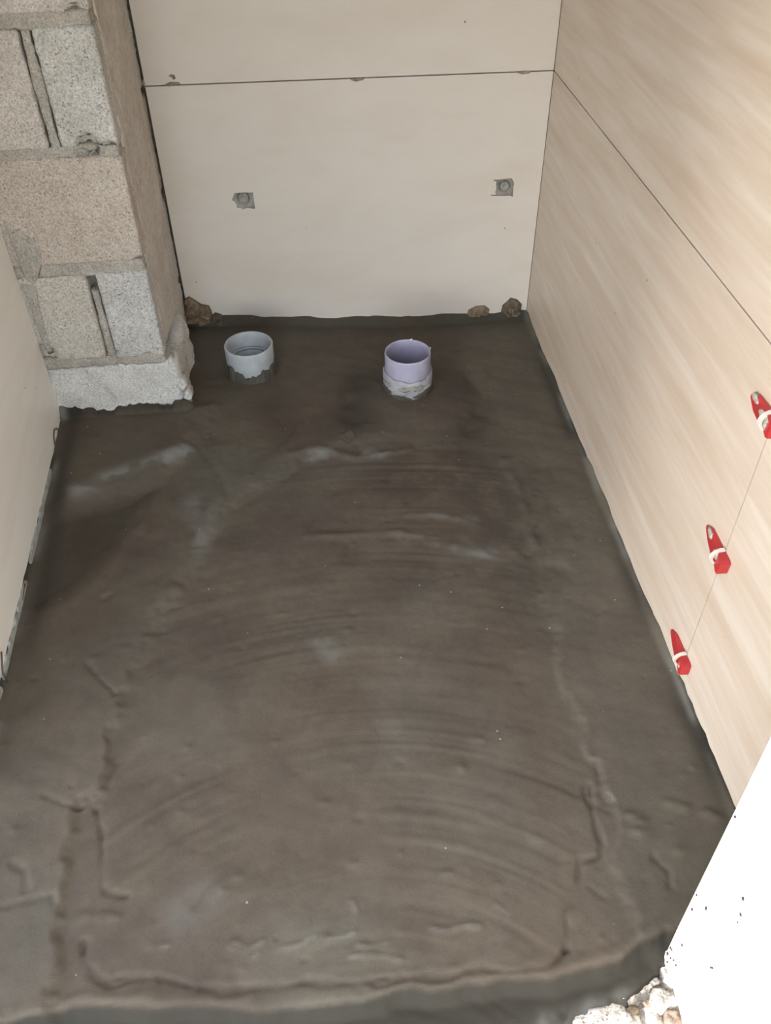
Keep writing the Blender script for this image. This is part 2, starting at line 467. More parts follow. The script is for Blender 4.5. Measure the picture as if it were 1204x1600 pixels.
RIDGES = [[(235, 1478), (262, 1476)], [(365, 1474), (385, 1482), (412, 1470)], [(437, 1480), (462, 1476), (478, 1470)], [(480, 1466), (492, 1462)], [(512, 1466), (540, 1462), (552, 1456)],
          [(558, 1474), (580, 1476), (604, 1471)], [(546, 1494), (580, 1488), (626, 1497)], [(672, 1448), (700, 1452), (722, 1445), (750, 1444)], [(775, 1412), (796, 1428)], [(548, 1408), (556, 1420)],
          [(395, 1495), (402, 1490)], [(925, 1184), (945, 1190)], [(948, 1238), (958, 1250)]]
for q_ in RIDGES: lip(q_, depth=-0.0022, w=0.0032)
# small pits and bumps of grit
rng = np.random.default_rng(5)
for k in range(230):
    bx, by = rng.uniform(-1.1, -0.03), rng.uniform(-1.62, -0.1)
    rr = rng.uniform(0.0025, 0.0065); s = rng.choice([-1, 1, 1]) * rng.uniform(0.0006, 0.0022)
    i0, i1 = np.searchsorted(gx, [bx - 4 * rr, bx + 4 * rr]); j0, j1 = np.searchsorted(gy, [by - 4 * rr, by + 4 * rr])
    sl = (slice(j0, j1), slice(i0, i1))
    Hh[sl] += s * np.exp(-(((X[sl] - bx) * rng.uniform(0.5, 1)) ** 2 + (Y[sl] - by) ** 2) / rr ** 2)
# the little shards pressed into the right margin
for p in [(1000, 1285), (985, 1275), (1060, 1330), (1045, 1255), (1118, 1278), (1105, 1270), (995, 1300), (1068, 1262)]:
    q = fl(p); d2 = ((X - q[0]) / 0.010) ** 2 + ((Y - q[1]) / 0.006) ** 2; Hh += 0.0035 * np.exp(-d2)
# general lie of the floor
Hh += 0.022 * sstep(-0.35, -0.95, X) * sstep(-0.16, 0.0, Y)
Hh -= 0.004
# front edge: the slab falls away to the threshold
front = F([(-60, 1606), (60, 1585), (110, 1572), (200, 1568), (300, 1569), (420, 1573), (520, 1562), (640, 1542), (740, 1530), (860, 1522), (930, 1506), (1000, 1472), (1045, 1455), (1120, 1420)])
fy = np.interp(X[0], [p[0] for p in front], [p[1] for p in front])[None, :]
df = fy - Y + 0.4 * wob
Hh -= 0.020 * sstep(-0.004, 0.022, df) + 0.022 * sstep(0.02, 0.14, df)
Hh += 0.0022 * np.exp(-((df + 0.008) / 0.008) ** 2) * (0.6 + 0.6 * fbm(X * 12, Y * 12, 0, 44, 2))
# right of the front: the old pale threshold is left uncovered
rub0, rub1 = np.array(fl((925, 1606))), np.array(fl((1043, 1509)))
rv = (rub1 - rub0) / np.linalg.norm(rub1 - rub0); rn = np.array([rv[1], -rv[0]])
drub = (X - rub0[0]) * rn[0] + (Y - rub0[1]) * rn[1] + 0.012 * fbm(X * 30, Y * 30, 0, 61, 3)
Hh -= 0.05 * sstep(0.0, 0.015, drub)
# feather edges dragged up against walls and pillar
def skirt(d, top, w, pw=1.6):
    global Hh
    Hh = np.maximum(Hh, np.where(d < w, top * (1 - np.clip(d / w, 0, 1)) ** pw + Hh * np.clip(d / w, 0, 1), -1))
tb = 0.016 + 0.030 * sstep(-0.45, -0.9, X) + 0.008 * fbm(X * 7, 0 * X, 0, 71, 4) + 0.010 * np.exp(-((X + 0.60) / 0.05) ** 2)
skirt(-Y + 0.001, tb, 0.030)
tr = 0.006 + 0.006 * fbm(Y * 12, 0 * X, 3, 72, 3)
skirt(-X, tr, 0.014)
wl = (X - LW0[0]) * LWN[0] + (Y - LW0[1]) * LWN[1]
tl = 0.004 + 0.009 * fbm(Y * 14, 0 * X, 5, 73, 3)
skirt(wl, tl, 0.016)
tp = 0.030 + 0.012 * vnoise(X * 14, 0 * X, 7, 74) + 0.008 * vnoise(X * 45, 0 * X, 9, 75) + 0.004 * vnoise(X * 130, 0 * X, 11, 77)
dx_ = np.maximum(X - PX - 0.018 * sstep(-0.12, -0.17, Y), 0); dy_ = np.maximum(PY - Y, 0)
skirt(np.hypot(dx_, dy_), np.where(dy_ > 0, tp, 0.010 + 0.008 * fbm(Y * 20, 0 * X, 2, 76, 3)), 0.026, 0.8)
dpil = np.hypot(dx_, dy_)

ny, nx = X.shape
verts = np.stack([X, Y, Hh], -1).reshape(-1, 3)
ii = np.arange(ny * nx).reshape(ny, nx)
quads = np.stack([ii[:-1, :-1], ii[:-1, 1:], ii[1:, 1:], ii[1:, :-1]], -1).reshape(-1, 4)
me = bpy.data.meshes.new('floor')
me.vertices.add(len(verts)); me.vertices.foreach_set('co', verts.astype(np.float32).ravel())
me.loops.add(quads.size); me.loops.foreach_set('vertex_index', quads.astype(np.int32).ravel())
me.polygons.add(len(quads)); me.polygons.foreach_set('loop_start', np.arange(0, quads.size, 4, dtype=np.int32))
me.update(); me.validate()
# mortar batches, plus darker tone in the hollow, along walls and by pipes
def soft(px, w, pw=1.0):
    d = dist_poly(X, Y, F(px)); return np.exp(-(d / w) ** 2)
tex = np.clip(0.6 + 0.9 * fbm(X * 26, Y * 26, 0, 81, 4), 0, 1)
paste = 0.75 * soft([(125, 775), (170, 758), (235, 735), (290, 712)], 0.020) * np.clip(tex + .3, 0, 1)
paste += 0.55 * soft([(490, 712), (540, 705), (590, 706)], 0.020) * tex
paste += 0.45 * soft([(600, 832), (680, 845), (740, 862), (780, 865)], 0.016) * tex + 0.25 * soft([(650, 798), (740, 812)], 0.010) * tex
paste += 0.35 * soft([(310, 790), (315, 830), (300, 860)], 0.03) * tex
paste += 0.3 * soft([(500, 1000), (520, 1022)], 0.016) * tex ** 2
paste += 0.22 * soft([(290, 1425), (320, 1400)], 0.03) * tex
for q_ in RIDGES: paste += 0.28 * soft(q_, 0.0028) * np.clip(tex + 0.2, 0, 1)
paste += 0.45 * np.exp(-((wl - 0.006) / 0.010) ** 2) * np.clip(0.3 + 1.2 * fbm(Y * 14, X * 0, 0, 83, 2), 0, 1)
paste += 0.35 * np.exp(-((-X - 0.004) / 0.005) ** 2) * np.clip(-0.1 + 1.5 * fbm(Y * 9, X * 0, 0, 84, 2), 0, 1) 
paste += 0.5 * np.exp(-((drub + 0.02) / 0.02) ** 2) * tex * sstep(0.02, 0.05, df)
wet_dark = 0.9 * sstep(-0.002, 0.006, df)
wet_dark += 0.5 * sstep(0.03, -0.03, s2)  # darker inside the hollow
wet_dark += 0.5 * np.exp(-(-Y / 0.06) ** 2) + 0.5 * soft([(560, 600), (545, 660)], 0.05) + 0.4 * soft([(700, 590), (745, 640), (730, 690)], 0.05)  # darker along the back wall and beside the pipes
wet_dark += 0.38 * soft([(640, 740), (720, 745), (790, 780), (840, 840)], 0.09) * tex + 0.3 * soft([(760, 880), (840, 930)], 0.07) * tex
wet_dark += 0.7 * np.exp(-((-X - 0.008) / 0.020) ** 2) * np.clip(0.7 + fbm(Y * 6, X * 0, 0, 86, 2), 0, 1)
wet_dark += 0.55 * sstep(0.045, 0.01, dpil) * np.where(dy_ > 0, 1, 0.3)
wet_dark += 0.6 * np.exp(-((wl - 0.03) / 0.02) ** 2) * sstep(-1.2, -0.9, Y)
brown = np.clip(0.6 + sstep(0.02, -0.04, sc) * 0.35 + 0.6 * fbm(X * 5, Y * 5, 0, 85, 3), 0, 1) * (1 - 0.75 * sstep(-0.28, -0.1, X))
cols = np.stack([np.clip(paste, 0, 1), np.clip(wet_dark, 0, 1), brown, np.ones_like(brown)], -1).reshape(-1, 4)
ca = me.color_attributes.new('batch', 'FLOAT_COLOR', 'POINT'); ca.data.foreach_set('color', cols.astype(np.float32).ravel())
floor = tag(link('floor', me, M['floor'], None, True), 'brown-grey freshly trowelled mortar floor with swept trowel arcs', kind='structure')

# --- walls
def to_back(u, v, w): return (u, w, v)           # face at y = 0, depth behind
def to_right(u, v, w): return (w, u, v)
def to_left(u, v, w):
    p = LW0 + LWD * u - LWN * w; return (p[0], p[1], v)

wall_back = tag(box('wall_back', -1.40, 0.16, T + 0.004, 0.15, -0.134, 2.5, M['backing']), 'back wall faced with beige tiles', kind='structure')
hole_l = [(366.2, 301.6), (380, 300.8), (395.1, 300.6), (396.5, 312), (398.5, 326.5), (392.5, 325.8), (386.5, 324.5), (379.2, 327.5), (376.5, 325.2), (369.9, 324.5), (369.2, 319.2), (365.9, 314.5), (361.9, 312.6)]
hole_r = [(770.6, 281.3), (776.6, 280.6), (799.2, 278.3), (801.5, 282.6), (803.2, 287.2), (801.8, 291.9), (800.8, 307.8), (799.2, 307.8), (798.8, 305.8), (775.2, 306.5), (766.6, 305.8), (766.6, 304.5),
          (774.6, 303.9), (773.3, 299.9), (774.9, 295.9), (774.6, 286.6), (775.9, 283.3), (771.3, 282.6)]
XL = PX + 0.006
low = [(XL, 0.006)]
random.seed(4)
for i in range(1, 30): low.append((XL + (0 - XL - 0.001) * i / 30, 0.004 + random.uniform(-0.002, 0.003)))
low += [(-0.001, 0.004), (-0.001, ZJ - GAP / 2), (XL, ZJ - GAP / 2)]
prism('tile', [low, [bk(p) for p in hole_l], [bk(p) for p in hole_r]], to_back, T, M['tile_back'], wall_back)
prism('tile', [[(XL, ZJ + GAP / 2), (-0.001, ZJ + GAP / 2), (-0.001, ZJ + 0.6), (XL, ZJ + 0.6)]], to_back, T, M['tile_back'], wall_back)
prism('tile', [[(XL, ZJ + 0.6 + GAP), (-0.001, ZJ + 0.6 + GAP), (-0.001, ZJ + 1.2), (XL, ZJ + 1.2)]], to_back, T, M['tile_back'], wall_back)
# crumbs of mortar squeezed out of the horizontal joint
def to_back_out(u, v, w): return (u, -w, v)
for i, c in enumerate([[(255, 132), (266, 127), (280, 128), (284, 131), (272, 135), (262, 136)], [(262, 119), (266, 115), (273, 117), (275, 123), (271, 126), (268, 121)],
                       [(545, 123), (556, 121.5), (572, 121), (569, 125), (556, 128), (548, 126)], [(803, 113), (816, 110), (832, 110), (828, 115), (815, 116.5)], [(220, 129), (224, 122), (227, 131), (226, 138)]]):
    blob('mortar_crumb', [bk(p) for p in c], to_back_out, 0.0016, M['smear'], wall_back, seed=i + 3, rings=3, freq=140, back=0.001)

wall_right = tag(box('wall_right', T + 0.004, 0.16, -2.2, 0.15, -0.134, 2.5, M['backing']), 'right wall faced with veined beige tiles', kind='structure')
VJ = -1.2
def ragged(u0, u1, z, n, seed, amp=0.003):
    r = random.Random(seed); return [(u0 + (u1 - u0) * i / n, z + r.uniform(-amp, amp)) for i in range(n + 1)]
def right_tile(u0, u1, v0, v1, low=False):
    lp = (ragged(u0, u1, v0, 26, 8) if low else [(u0, v0), (u1, v0)]) + [(u1, v1), (u0, v1)]
    return prism('tile', [lp], to_right, T, M['tile_right'], wall_right)
right_tile(-0.001, VJ + GAP / 2, 0.006, ZJ - GAP / 2, True)
right_tile(VJ - GAP / 2, -1.70, 0.012, ZJ - GAP / 2, True)
for k in range(3):
    a, b = ZJ + GAP / 2 + 0.6026 * k, ZJ + 0.6 + 0.6026 * k
    right_tile(-0.001, VJ + GAP / 2, a, b); right_tile(VJ - GAP / 2, -1.70, a, b)

def left_slab(v0, v1, w0, w1, mat, name, parent=None, u0=0.0, u1=0.94):
    return prism(name, [[(u0, v0), (u1, v0), (u1, v1), (u0, v1)]], lambda u, v, w: to_left(u, v, w + w0), w1 - w0, mat, parent)
wall_left = tag(left_slab(-0.134, 2.5, T + 0.004, 0.2, M['backing'], 'wall_left', None, -0.6), 'left wall faced with beige tiles', kind='structure')
def left_tile(u0, u1, v0, v1, low=False):
    lp = (ragged(u0, u1, v0, 40, 12, 0.002) if low else [(u0, v0), (u1, v0)]) + [(u1, v1), (u0, v1)]
    return prism('tile', [lp], to_left, T, M['tile_left'], wall_left)
left_tile(0.003, 0.94, 0.016, ZJ, True)
left_tile(0.003, 0.94, ZJ + GAP, ZJ + 0.6)
left_tile(0.003, 0.94, ZJ + 0.6 + GAP, ZJ + 1.2)
# pale adhesive squeezed out under the left tiles
def to_left_out(u, v, w): return to_left(u, v, -w)
for i, (u0, u1) in enumerate([(0.20, 0.47), (0.52, 0.74), (0.76, 0.935)]):
    r = random.Random(30 + i); n = 22
    top = [(u0 + (u1 - u0) * k / n, 0.016 + r.uniform(-0.003, 0.004)) for k in range(n + 1)]
    lo_ = [(u1 - (u1 - u0) * k / n, -0.012) for k in range(n + 1)]
    prism('adhesive_strip', [top + lo_], lambda u, v, w: to_left(u, v, w - 0.004), 0.004, M['paste'], wall_left)

ceiling = tag(box('ceiling', -1.40, 0.16, -1.30, 0.15, 2.5, 2.6, M['plaster']), 'plain ceiling slab above the tiled room', kind='structure')

tag(box('sky_blocker', -1.40, 0.16, -1.30, -1.14, 1.26, 2.5, M['plaster']), 'unseen beam added under the ceiling slab edge to block sky light', kind='structure')  # unseen beam added to keep sky light off the back of the room

# front wall: the door reveal with its pale tiled cheek, the pier on the other side and the lintel
JX, JY, JK = -0.168, -1.624, -0.03     # the reveal tiles lean a little out of plumb
wall_front = tag(empty('wall_front', (JX, JY, 0)), 'front wall around the doorway with pale reveal', kind='structure')
wall_front.location = (0, 0, 0)
box('masonry', JX + T + 0.003, 0.16, -2.3, JY - 0.003, -0.12, 2.1, M['plaster'], wall_front)
r = random.Random(2)
prof = [(JY - 0.001, 0.030), (JY + 0.001, 0.022), (JY, 0.014), (JY - 0.001, 0.008), (JY - 0.004, 0.006), (JY - 0.006, 0.001), (JY - 0.018, 0.003)]
for k in range(1, 30): prof.append((JY - 0.018 - 0.62 * k / 30, 0.0 + r.uniform(-0.003, 0.004)))
prof += [(-2.3, 0.0), (-2.3, ZJ), (JY, ZJ), (JY, 0.1)]
prism('tile', [prof], lambda u, v, w: (JX + JK * min(v, 0.6) + w, u, v), T, M['tile_edge'], wall_front)
prism('tile', [[(JY, ZJ + GAP), (-2.3, ZJ + GAP), (-2.3, 1.2), (JY, 1.2)]], lambda u, v, w: (JX + JK * min(v, 0.6) + w, u, v), T, M['tile_edge'], wall_front)
prism('tile', [[(JY, 1.2 + GAP), (-2.3, 1.2 + GAP), (-2.3, 2.1), (JY, 2.1)]], lambda u, v, w: (JX + JK * min(v, 0.6) + w, u, v), T, M['tile_edge'], wall_front)

# an added unseen box keeps the sun off the room; its corner draws the edge of the sunlit patch by the reveal
blocker = tag(empty('sun_blocker', (0.833 * -7.2 + 0.552 * 0.68, 0.552 * -7.2 - 0.833 * 0.68, -0.136)), 'unseen sun blocker added across the yard', kind='structure')
blocker.rotation_euler = (0, 0, math.atan2(0.552, 0.833))
box('blocker_body', -1.7, 1.7, -0.576, 0.576, 0, 4.2, M['plaster'], blocker)
box('blocker_cap', -1.75, 1.75, -0.576, 0.62, 4.2, 4.32, M['plaster'], blocker)
for i, p_ in enumerate([(1048, 1478), (1051, 1484), (1044, 1490), (1049, 1497), (1054, 1500), (1043, 1503), (1058, 1508), (1069, 1476), (1120, 1512), (1117, 1511), (1088, 1420), (1112, 1418), (1176, 1403), (1171, 1428), (1165, 1440), (1090, 1380), (1149, 1234)]):
    u_, v_ = rt(p_, JX); u_ = min(u_, JY - 0.004); v_ = max(v_, 0.012); rr = random.Random(300 + i); sz = rr.uniform(0.0014, 0.0032)
    blob('mortar_speck', [(u_ + sz * math.cos(a) * rr.uniform(.5, 1.2), v_ + 1.6 * sz * math.sin(a) * rr.uniform(.5, 1.2)) for a in [k * math.pi / 4 for k in range(8)]], lambda u, v, w: (JX + JK * v - w, u, v), 0.0012, M['speck'], wall_front, 300 + i, 2, 0.3, 1, 100, 0.001)
ground = tag(box('ground', -12, 12, -14, 8, -0.3, -0.135, M['ground']), 'pale ground outside the doorway', kind='structure')

# old threshold left bare beside the reveal
tx = np.arange(-0.36, 0.0, 0.0028); ty = np.arange(-1.98, -1.585, 0.0028)
TX, TY = np.meshgrid(tx, ty)
TZ = -0.024 + 0.005 * fbm(TX * 20, TY * 20, 0, 90, 4) + 0.0035 * fbm(TX * 75, TY * 75, 0, 91, 3)
cr = F([(1022, 1528), (1008, 1545), (1004, 1560), (1010, 1575), (1018, 1590), (1000, 1600)])
TZ -= 0.014 * np.exp(-(dist_poly(TX, TY, cr) / 0.005) ** 2)
TZ -= 0.012 * np.exp(-((TX - JX + 0.006) / 0.007) ** 2)
TZ -= 0.05 * sstep(-1.80, -1.90, TY)
TZ -= 0.06 * sstep(0.0, 0.05, -((TX - rub0[0]) * rn[0] + (TY - rub0[1]) * rn[1]) - 0.012 + 0.02 * fbm(TX * 25, TY * 25, 0, 93, 3)) + 0.04 * sstep(-0.285, -0.34, TX)
v = np.stack([TX, TY, TZ], -1).reshape(-1, 3); k = np.arange(TX.size).reshape(TX.shape)
q = np.stack([k[:-1, :-1], k[:-1, 1:], k[1:, 1:], k[1:, :-1]], -1).reshape(-1, 4)
me = bpy.data.meshes.new('threshold'); me.from_pydata(v.tolist(), [], q.tolist()); me.update()
threshold = tag(link('trim_1', me, M['rubble'], None, True), 'rough pale cement threshold in sunlight beside the reveal', kind='structure')

# ------------------------------------------------------------------ concrete block pillar
pillar = tag(empty('block_pillar', (-1.02, -0.18, 0)), 'rough grey concrete block pillar in the back corner', 'pillar')
PIL = Vector((-1.02, -0.18, 0))
def in_pillar(o):
    o.parent = pillar; o.matrix_parent_inverse = Matrix.Translation(-PIL); return o
XB = -1.34   # runs on behind the left tiles
def blk(x0, x1, z0, z1, mat, seed, dents=(), amp=0.0014, y0=PY, big=0.0, r=0.005, y1=0.012):
    return in_pillar(rough_box('block', (x0, y0, z0), (x1, y1, z1), M[mat], None, 0.006, amp, 110, r, seed, dents, big))
blk(XB, PX + 0.022, -0.10, 0.140, 'blk_pale', 1, amp=0.0024, big=0.006, r=0.016, y1=-0.14)
blk(XB, PX, -0.10, 0.140, 'blk_pale', 21, y0=-0.16)
blk(XB, -1.024, 0.156, 0.352, 'blk_olive', 2, dents=[((-1.155, PY, 0.165), 0.04, 0.01)])
blk(-1.003, PX, 0.156, 0.356, 'blk_blue', 3, dents=[((-0.935, PY, 0.156), 0.012, 0.008)])
blk(XB, PX, 0.378, 0.587, 'blk_beige', 4, dents=[((-0.905, PY, 0.378), 0.016, 0.007)])
blk(XB, -1.027, 0.603, 0.800, 'blk_pink', 5)
blk(-1.003, PX, 0.603, 0.803, 'blk_grey', 6, dents=[((-0.955, PY, 0.603), 0.024, 0.020), ((-0.915, PY, 0.603), 0.014, 0.008)])
blk(XB, PX, 0.822, 1.022, 'blk_pink', 7, dents=[((-0.92, PY, 0.822), 0.02, 0.012)])
blk(XB, -1.10, 1.04, 1.24, 'blk_grey', 8); blk(-1.08, PX, 1.04, 1.24, 'blk_pink', 9)
in_pillar(box('core', XB, PX - 0.010, PY + 0.045, 0.012, -0.10, 2.5, M['joint_dark']))
def joint(x0, x1, z0, z1, inset, seed, mat='joint', dents=()):
    return in_pillar(rough_box('mortar_joint', (x0, PY + inset, z0), (x1, 0.005, z1), M[mat], None, 0.005, 0.0020, 95, 0.003, seed, dents, 0.0026))
joint(XB, PX - 0.003, 0.136, 0.160, 0.003, 31)
joint(XB, PX - 0.002, 0.350, 0.381, 0.003, 32)
joint(XB, PX - 0.004, 0.583, 0.606, 0.004, 33, dents=[((-0.952, PY, 0.597), 0.019, 0.022), ((-0.972, PY, 0.592), 0.010, 0.014)])
joint(XB, PX - 0.002, 0.799, 0.825, 0.004, 34)
joint(XB, PX - 0.004, 1.02, 1.042, 0.004, 35)
joint(-1.021, -1.006, 0.156, 0.315, 0.006, 36); joint(-1.024, -1.006, 0.603, 0.80, 0.005, 37)
# smears of mortar over the left edge of the pillar and thin render on its side
def to_pil(u, v, w): return (u, PY - w, v)
sm = [(0, 338), (14, 345), (38, 362), (64, 384), (68, 408), (60, 436), (56, 450), (40, 440), (20, 390)]
in_pillar(blob('mortar_smear', [bk(p, PY) for p in sm], to_pil, 0.004, M['joint'], None, 51, 6, 0.5, 4, 60))
sm = [(30, 440), (56, 440), (60, 470), (68, 500), (76, 530), (84, 552), (76, 556), (60, 520), (46, 480)]
in_pillar(blob('mortar_smear', [bk(p, PY) for p in sm], to_pil, 0.004, M['joint'], None, 52, 6, 0.5, 4, 60))
def to_side(u, v, w): return (PX + w, u, v)
coat = [(-0.32, 0.15), (-0.335, 0.17), (-0.32, 0.30), (-0.34, 0.36), (-0.315, 0.45), (-0.335, 0.55), (-0.31, 0.60), (-0.33, 0.70), (-0.31, 0.80), (-0.33, 1.0), (-0.005, 1.0), (-0.005, 0.09), (-0.12, 0.10), (-0.2, 0.12)]
in_pillar(blob('render_coat', coat, to_side, 0.0016, M['coat'], None, 53, 10, 0.8, 6, 22))
# ragged crumbs on the foot of the pillar
for i, (cx_, cz_, s_) in enumerate([(-0.872, 0.020, 0.016), (-0.868, 0.045, 0.02), (-0.874, 0.075, 0.018), (-0.884, 0.105, 0.014), (-0.89, 0.135, 0.012)]):
    rr = random.Random(60 + i)
    ol = [(cx_ + s_ * 0.6 * math.cos(a) * rr.uniform(.7, 1.2), cz_ + s_ * math.sin(a) * rr.uniform(.7, 1.2)) for a in [k * math.pi / 5 for k in range(10)]]
    in_pillar(blob('mortar_crumb', ol, lambda u, v, w: (u, PY + 0.006 - w, v), 0.010, M['blk_pale'], None, 61 + i, 4, 0.5, 2, 90, 0.02))

# ------------------------------------------------------------------ waste pipes
gp = tag(empty('waste_pipe', (PG[0], PG[1], 0)), 'light grey plastic waste pipe socket standing in the mortar near the pillar', 'pipe')
c0 = (0, 0, 0)
r1 = 0.058; z1 = 0.085
p = lathe('socket', [(r1, -0.03), (r1, z1 - 0.017), (r1 + 0.0004, z1 - 0.0035), (r1 - 0.001, z1 - 0.0005), (r1 - 0.0025, z1), (r1 - 0.0045, z1 - 0.001), (r1 - 0.0055, z1 - 0.004), (r1 - 0.0058, 0.040),
                     (r1 - 0.0095, 0.038), (r1 - 0.0095, -0.03)], c0, M['pvc_grey'], gp)
lathe('inner_ring', [(r1 - 0.006, 0.046), (r1 - 0.006, 0.039), (r1 - 0.010, 0.0385), (r1 - 0.0105, 0.043)], c0, M['pvc_grey'], gp)
box('pipe_bottom', -0.032, 0.032, -0.032, 0.032, -0.06, -0.028, M['backing'], gp)
def edge_top(a, k):
    if k not in (1, 2): return 0
    d = (a - 4.85 + math.pi) % (2 * math.pi) - math.pi          # lowest at the front, higher at the sides
    return 0.018 * min(abs(d) / 1.0, 1) + 0.0035 * math.sin(5 * a + 0.8) + 0.0035 * math.sin(13 * a + 2) + 0.002 * math.sin(29 * a)
lathe('mortar_collar', [(r1 + 0.010, -0.02), (r1 + 0.0030, 0.023), (r1 + 0.0002, 0.025), (r1 - 0.001, -0.02)], c0, M['wet_dark'], gp, 140, True, edge_top)

lp = tag(empty('waste_pipe', (PL[0], PL[1], 0)), 'lilac plastic waste pipe in a broken pale collar, nearer the right wall', 'pipe')
r2 = 0.0538; z2 = 0.100
lathe('pipe', [(r2, -0.03), (r2, z2 - 0.005), (r2 - 0.0006, z2 - 0.0005), (r2 - 0.0018, z2), (r2 - 0.0030, z2 - 0.0005), (r2 - 0.0036, z2 - 0.004), (r2 - 0.0036, -0.03)], c0, M['pvc_lilac'], lp)
lathe('collar', [(r2 + 0.0035, -0.02), (r2 + 0.0048, 0.036), (r2 + 0.0046, 0.048), (r2 + 0.002, 0.052), (r2 - 0.0005, 0.050), (r2 - 0.0005, -0.02)], c0, M['pvc_collar'], lp, 96, True,
      lambda a, k: (0.003 * math.sin(2 * a + 1) + 0.0015 * math.sin(9 * a)) if k in (1, 2, 3, 4) else 0)
box('pipe_bottom', -0.034, 0.034, -0.034, 0.034, -0.06, -0.028, M['backing'], lp)
# mortar stuck on the collar, in broken patches
for i, (a0, a1, z0, z1, mt) in enumerate([(-2.15, -0.85, 0.022, 0.042, 'grey_plug'), (-3.0, -2.3, 0.030, 0.040, 'joint_dark'), (-3.3, -2.3, 0.004, 0.024, 'wet_dark'), (-2.5, -1.4, -0.002, 0.013, 'wet_dark'), (-1.55, 0.1, 0.002, 0.020, 'wet_dark'), (-2.3, -1.7, 0.018, 0.025, 'paste'), (-1.0, -0.5, 0.022, 0.030, 'paste')]):
    rr = random.Random(80 + i); n = 16
    ol = [((a0 + a1) / 2 + (a1 - a0) / 2 * math.cos(k * math.pi / n) * rr.uniform(.8, 1.15), (z0 + z1) / 2 + (z1 - z0) / 2 * math.sin(k * math.pi / n) * rr.uniform(.6, 1.35)) for k in range(2 * n)]
    blob('mortar_patch', ol, lambda u, v_, w: ((r2 + 0.0046 + w) * math.cos(u), (r2 + 0.0046 + w) * math.sin(u), v_), 0.0026, M[mt], lp, 80 + i, 4, 0.4, 1, 40, 0.002)
blob('swarf', [((r2 - 0.002) * math.cos(a), 0.0995 + dz) for a, dz in ((1.2, 0), (1.25, 0.004), (1.32, 0.001), (1.36, 0.003), (1.42, 0))], lambda u, v_, w: (u, 0.05 + w, v_), 0.001, M['white_clip'], lp, 88, 2)
blob('swarf', [(0.0515, 0.094), (0.054, 0.098), (0.0525, 0.103), (0.0555, 0.101), (0.0552, 0.095)], lambda u, v_, w: (u, 0.012 + w, v_), 0.001, M['white_clip'], lp, 89, 2)

# ------------------------------------------------------------------ pipe stubs in the square cut-outs
def stub(c, rad, label, mat, plugmat, proud):
    x, z = bk(c)
    e = tag(empty('water_outlet', (x, 0.004, z)), label, 'water outlet', 'water outlets in the back tile')
    v, f = [], []; n = 24
    pr = [(0.0, proud + 0.001), (rad * 0.45, proud), (rad * 0.5, proud + 0.0015), (rad * 0.85, proud + 0.001), (rad, proud - 0.002), (rad, -0.02)]
    for i in range(n):
        a = 2 * math.pi * i / n
        for rr, dd in pr: v.append((rr * math.cos(a), -dd, rr * math.sin(a)))
    m = len(pr)
    for i in range(n):
        for k in range(m - 1): f.append((i * m + k, i * m + k + 1, ((i + 1) % n) * m + k + 1, ((i + 1) % n) * m + k))
    from_data('plug', v, f, M[plugmat], e, True)
    ol = [(0.026 * math.cos(a) * 1.15, 0.022 * math.sin(a) * 1.15) for a in [k * math.pi / 8 for k in range(16)]]
    # a ring of mortar packed around the stub
    v, f = [], []
    rr = random.Random(int(c[0]))
    for i in range(32):
        a = 2 * math.pi * i / 32
        for q_, (rad_, d_) in enumerate(((rad * 1.02, -0.006), (rad * 1.12, -0.003 + rr.uniform(-.001, .0012)), (rad * 1.5, 0.0 + rr.uniform(-.0015, .0012)), (0.036, -0.002), (0.036, -0.015))):
            v.append((rad_ * math.cos(a), -d_, rad_ * math.sin(a)))
    for i in range(32):
        for k in range(4): f.append((i * 5 + k, i * 5 + k + 1, ((i + 1) % 32) * 5 + k + 1, ((i + 1) % 32) * 5 + k))
    from_data('mortar_bed', v, f, M[mat], e, True)
    return e
stub((380, 311), 0.013, 'small plug in rough square cut-out of back tile, nearer the pillar', 'grey_plug', 'grey_plug', 0.001)
stub((788.5, 292), 0.0115, 'small grey round plug in square cut-out of back tile, nearer the right wall', 'joint_dark', 'grey_plug', 0.002)

# ------------------------------------------------------------------ mortar lumps at the foot of the back wall
def lump(c, h, mat, label, seed, freq=70):
    pts = [bk(p, -0.004) for p in c]
    cx_ = sum(p[0] for p in pts) / len(pts); cz_ = min(p[1] for p in pts)
    e = blob('mortar_lump', [(a - cx_, b - cz_) for a, b in pts], to_back_out, h, M[mat], None, seed, 14, 0.45, 7, 95, 0.0)
    e.location = (cx_, 0, cz_); return tag(e, label, 'mortar lump', 'mortar lumps on the back wall')
lump([(285, 506), (285, 480), (288, 468), (295, 464), (305, 470), (314, 476), (326, 478), (330, 486), (333, 496), (330, 506), (308, 510)], 0.022, 'lump', 'large brown mortar lump in the corner of back wall and pillar', 101)
lump([(330, 508), (331, 494), (336, 489), (346, 492), (353, 501), (351, 509)], 0.014, 'lump_dark', 'small brown mortar lump beside the large one near the pillar', 102)
lump([(729, 494), (732, 485), (744, 479), (757, 478), (765, 484), (763, 492), (748, 498), (735, 498)], 0.010, 'lump', 'smooth tan mortar lump on bottom edge of back tile', 103)
lump([(783, 488), (785, 478), (792, 472), (798, 466), (808, 469), (815, 476), (814, 486), (818, 492), (800, 496), (788, 494)], 0.016, 'lump_dark', 'ragged dark mortar lump beside the right wall corner', 104)

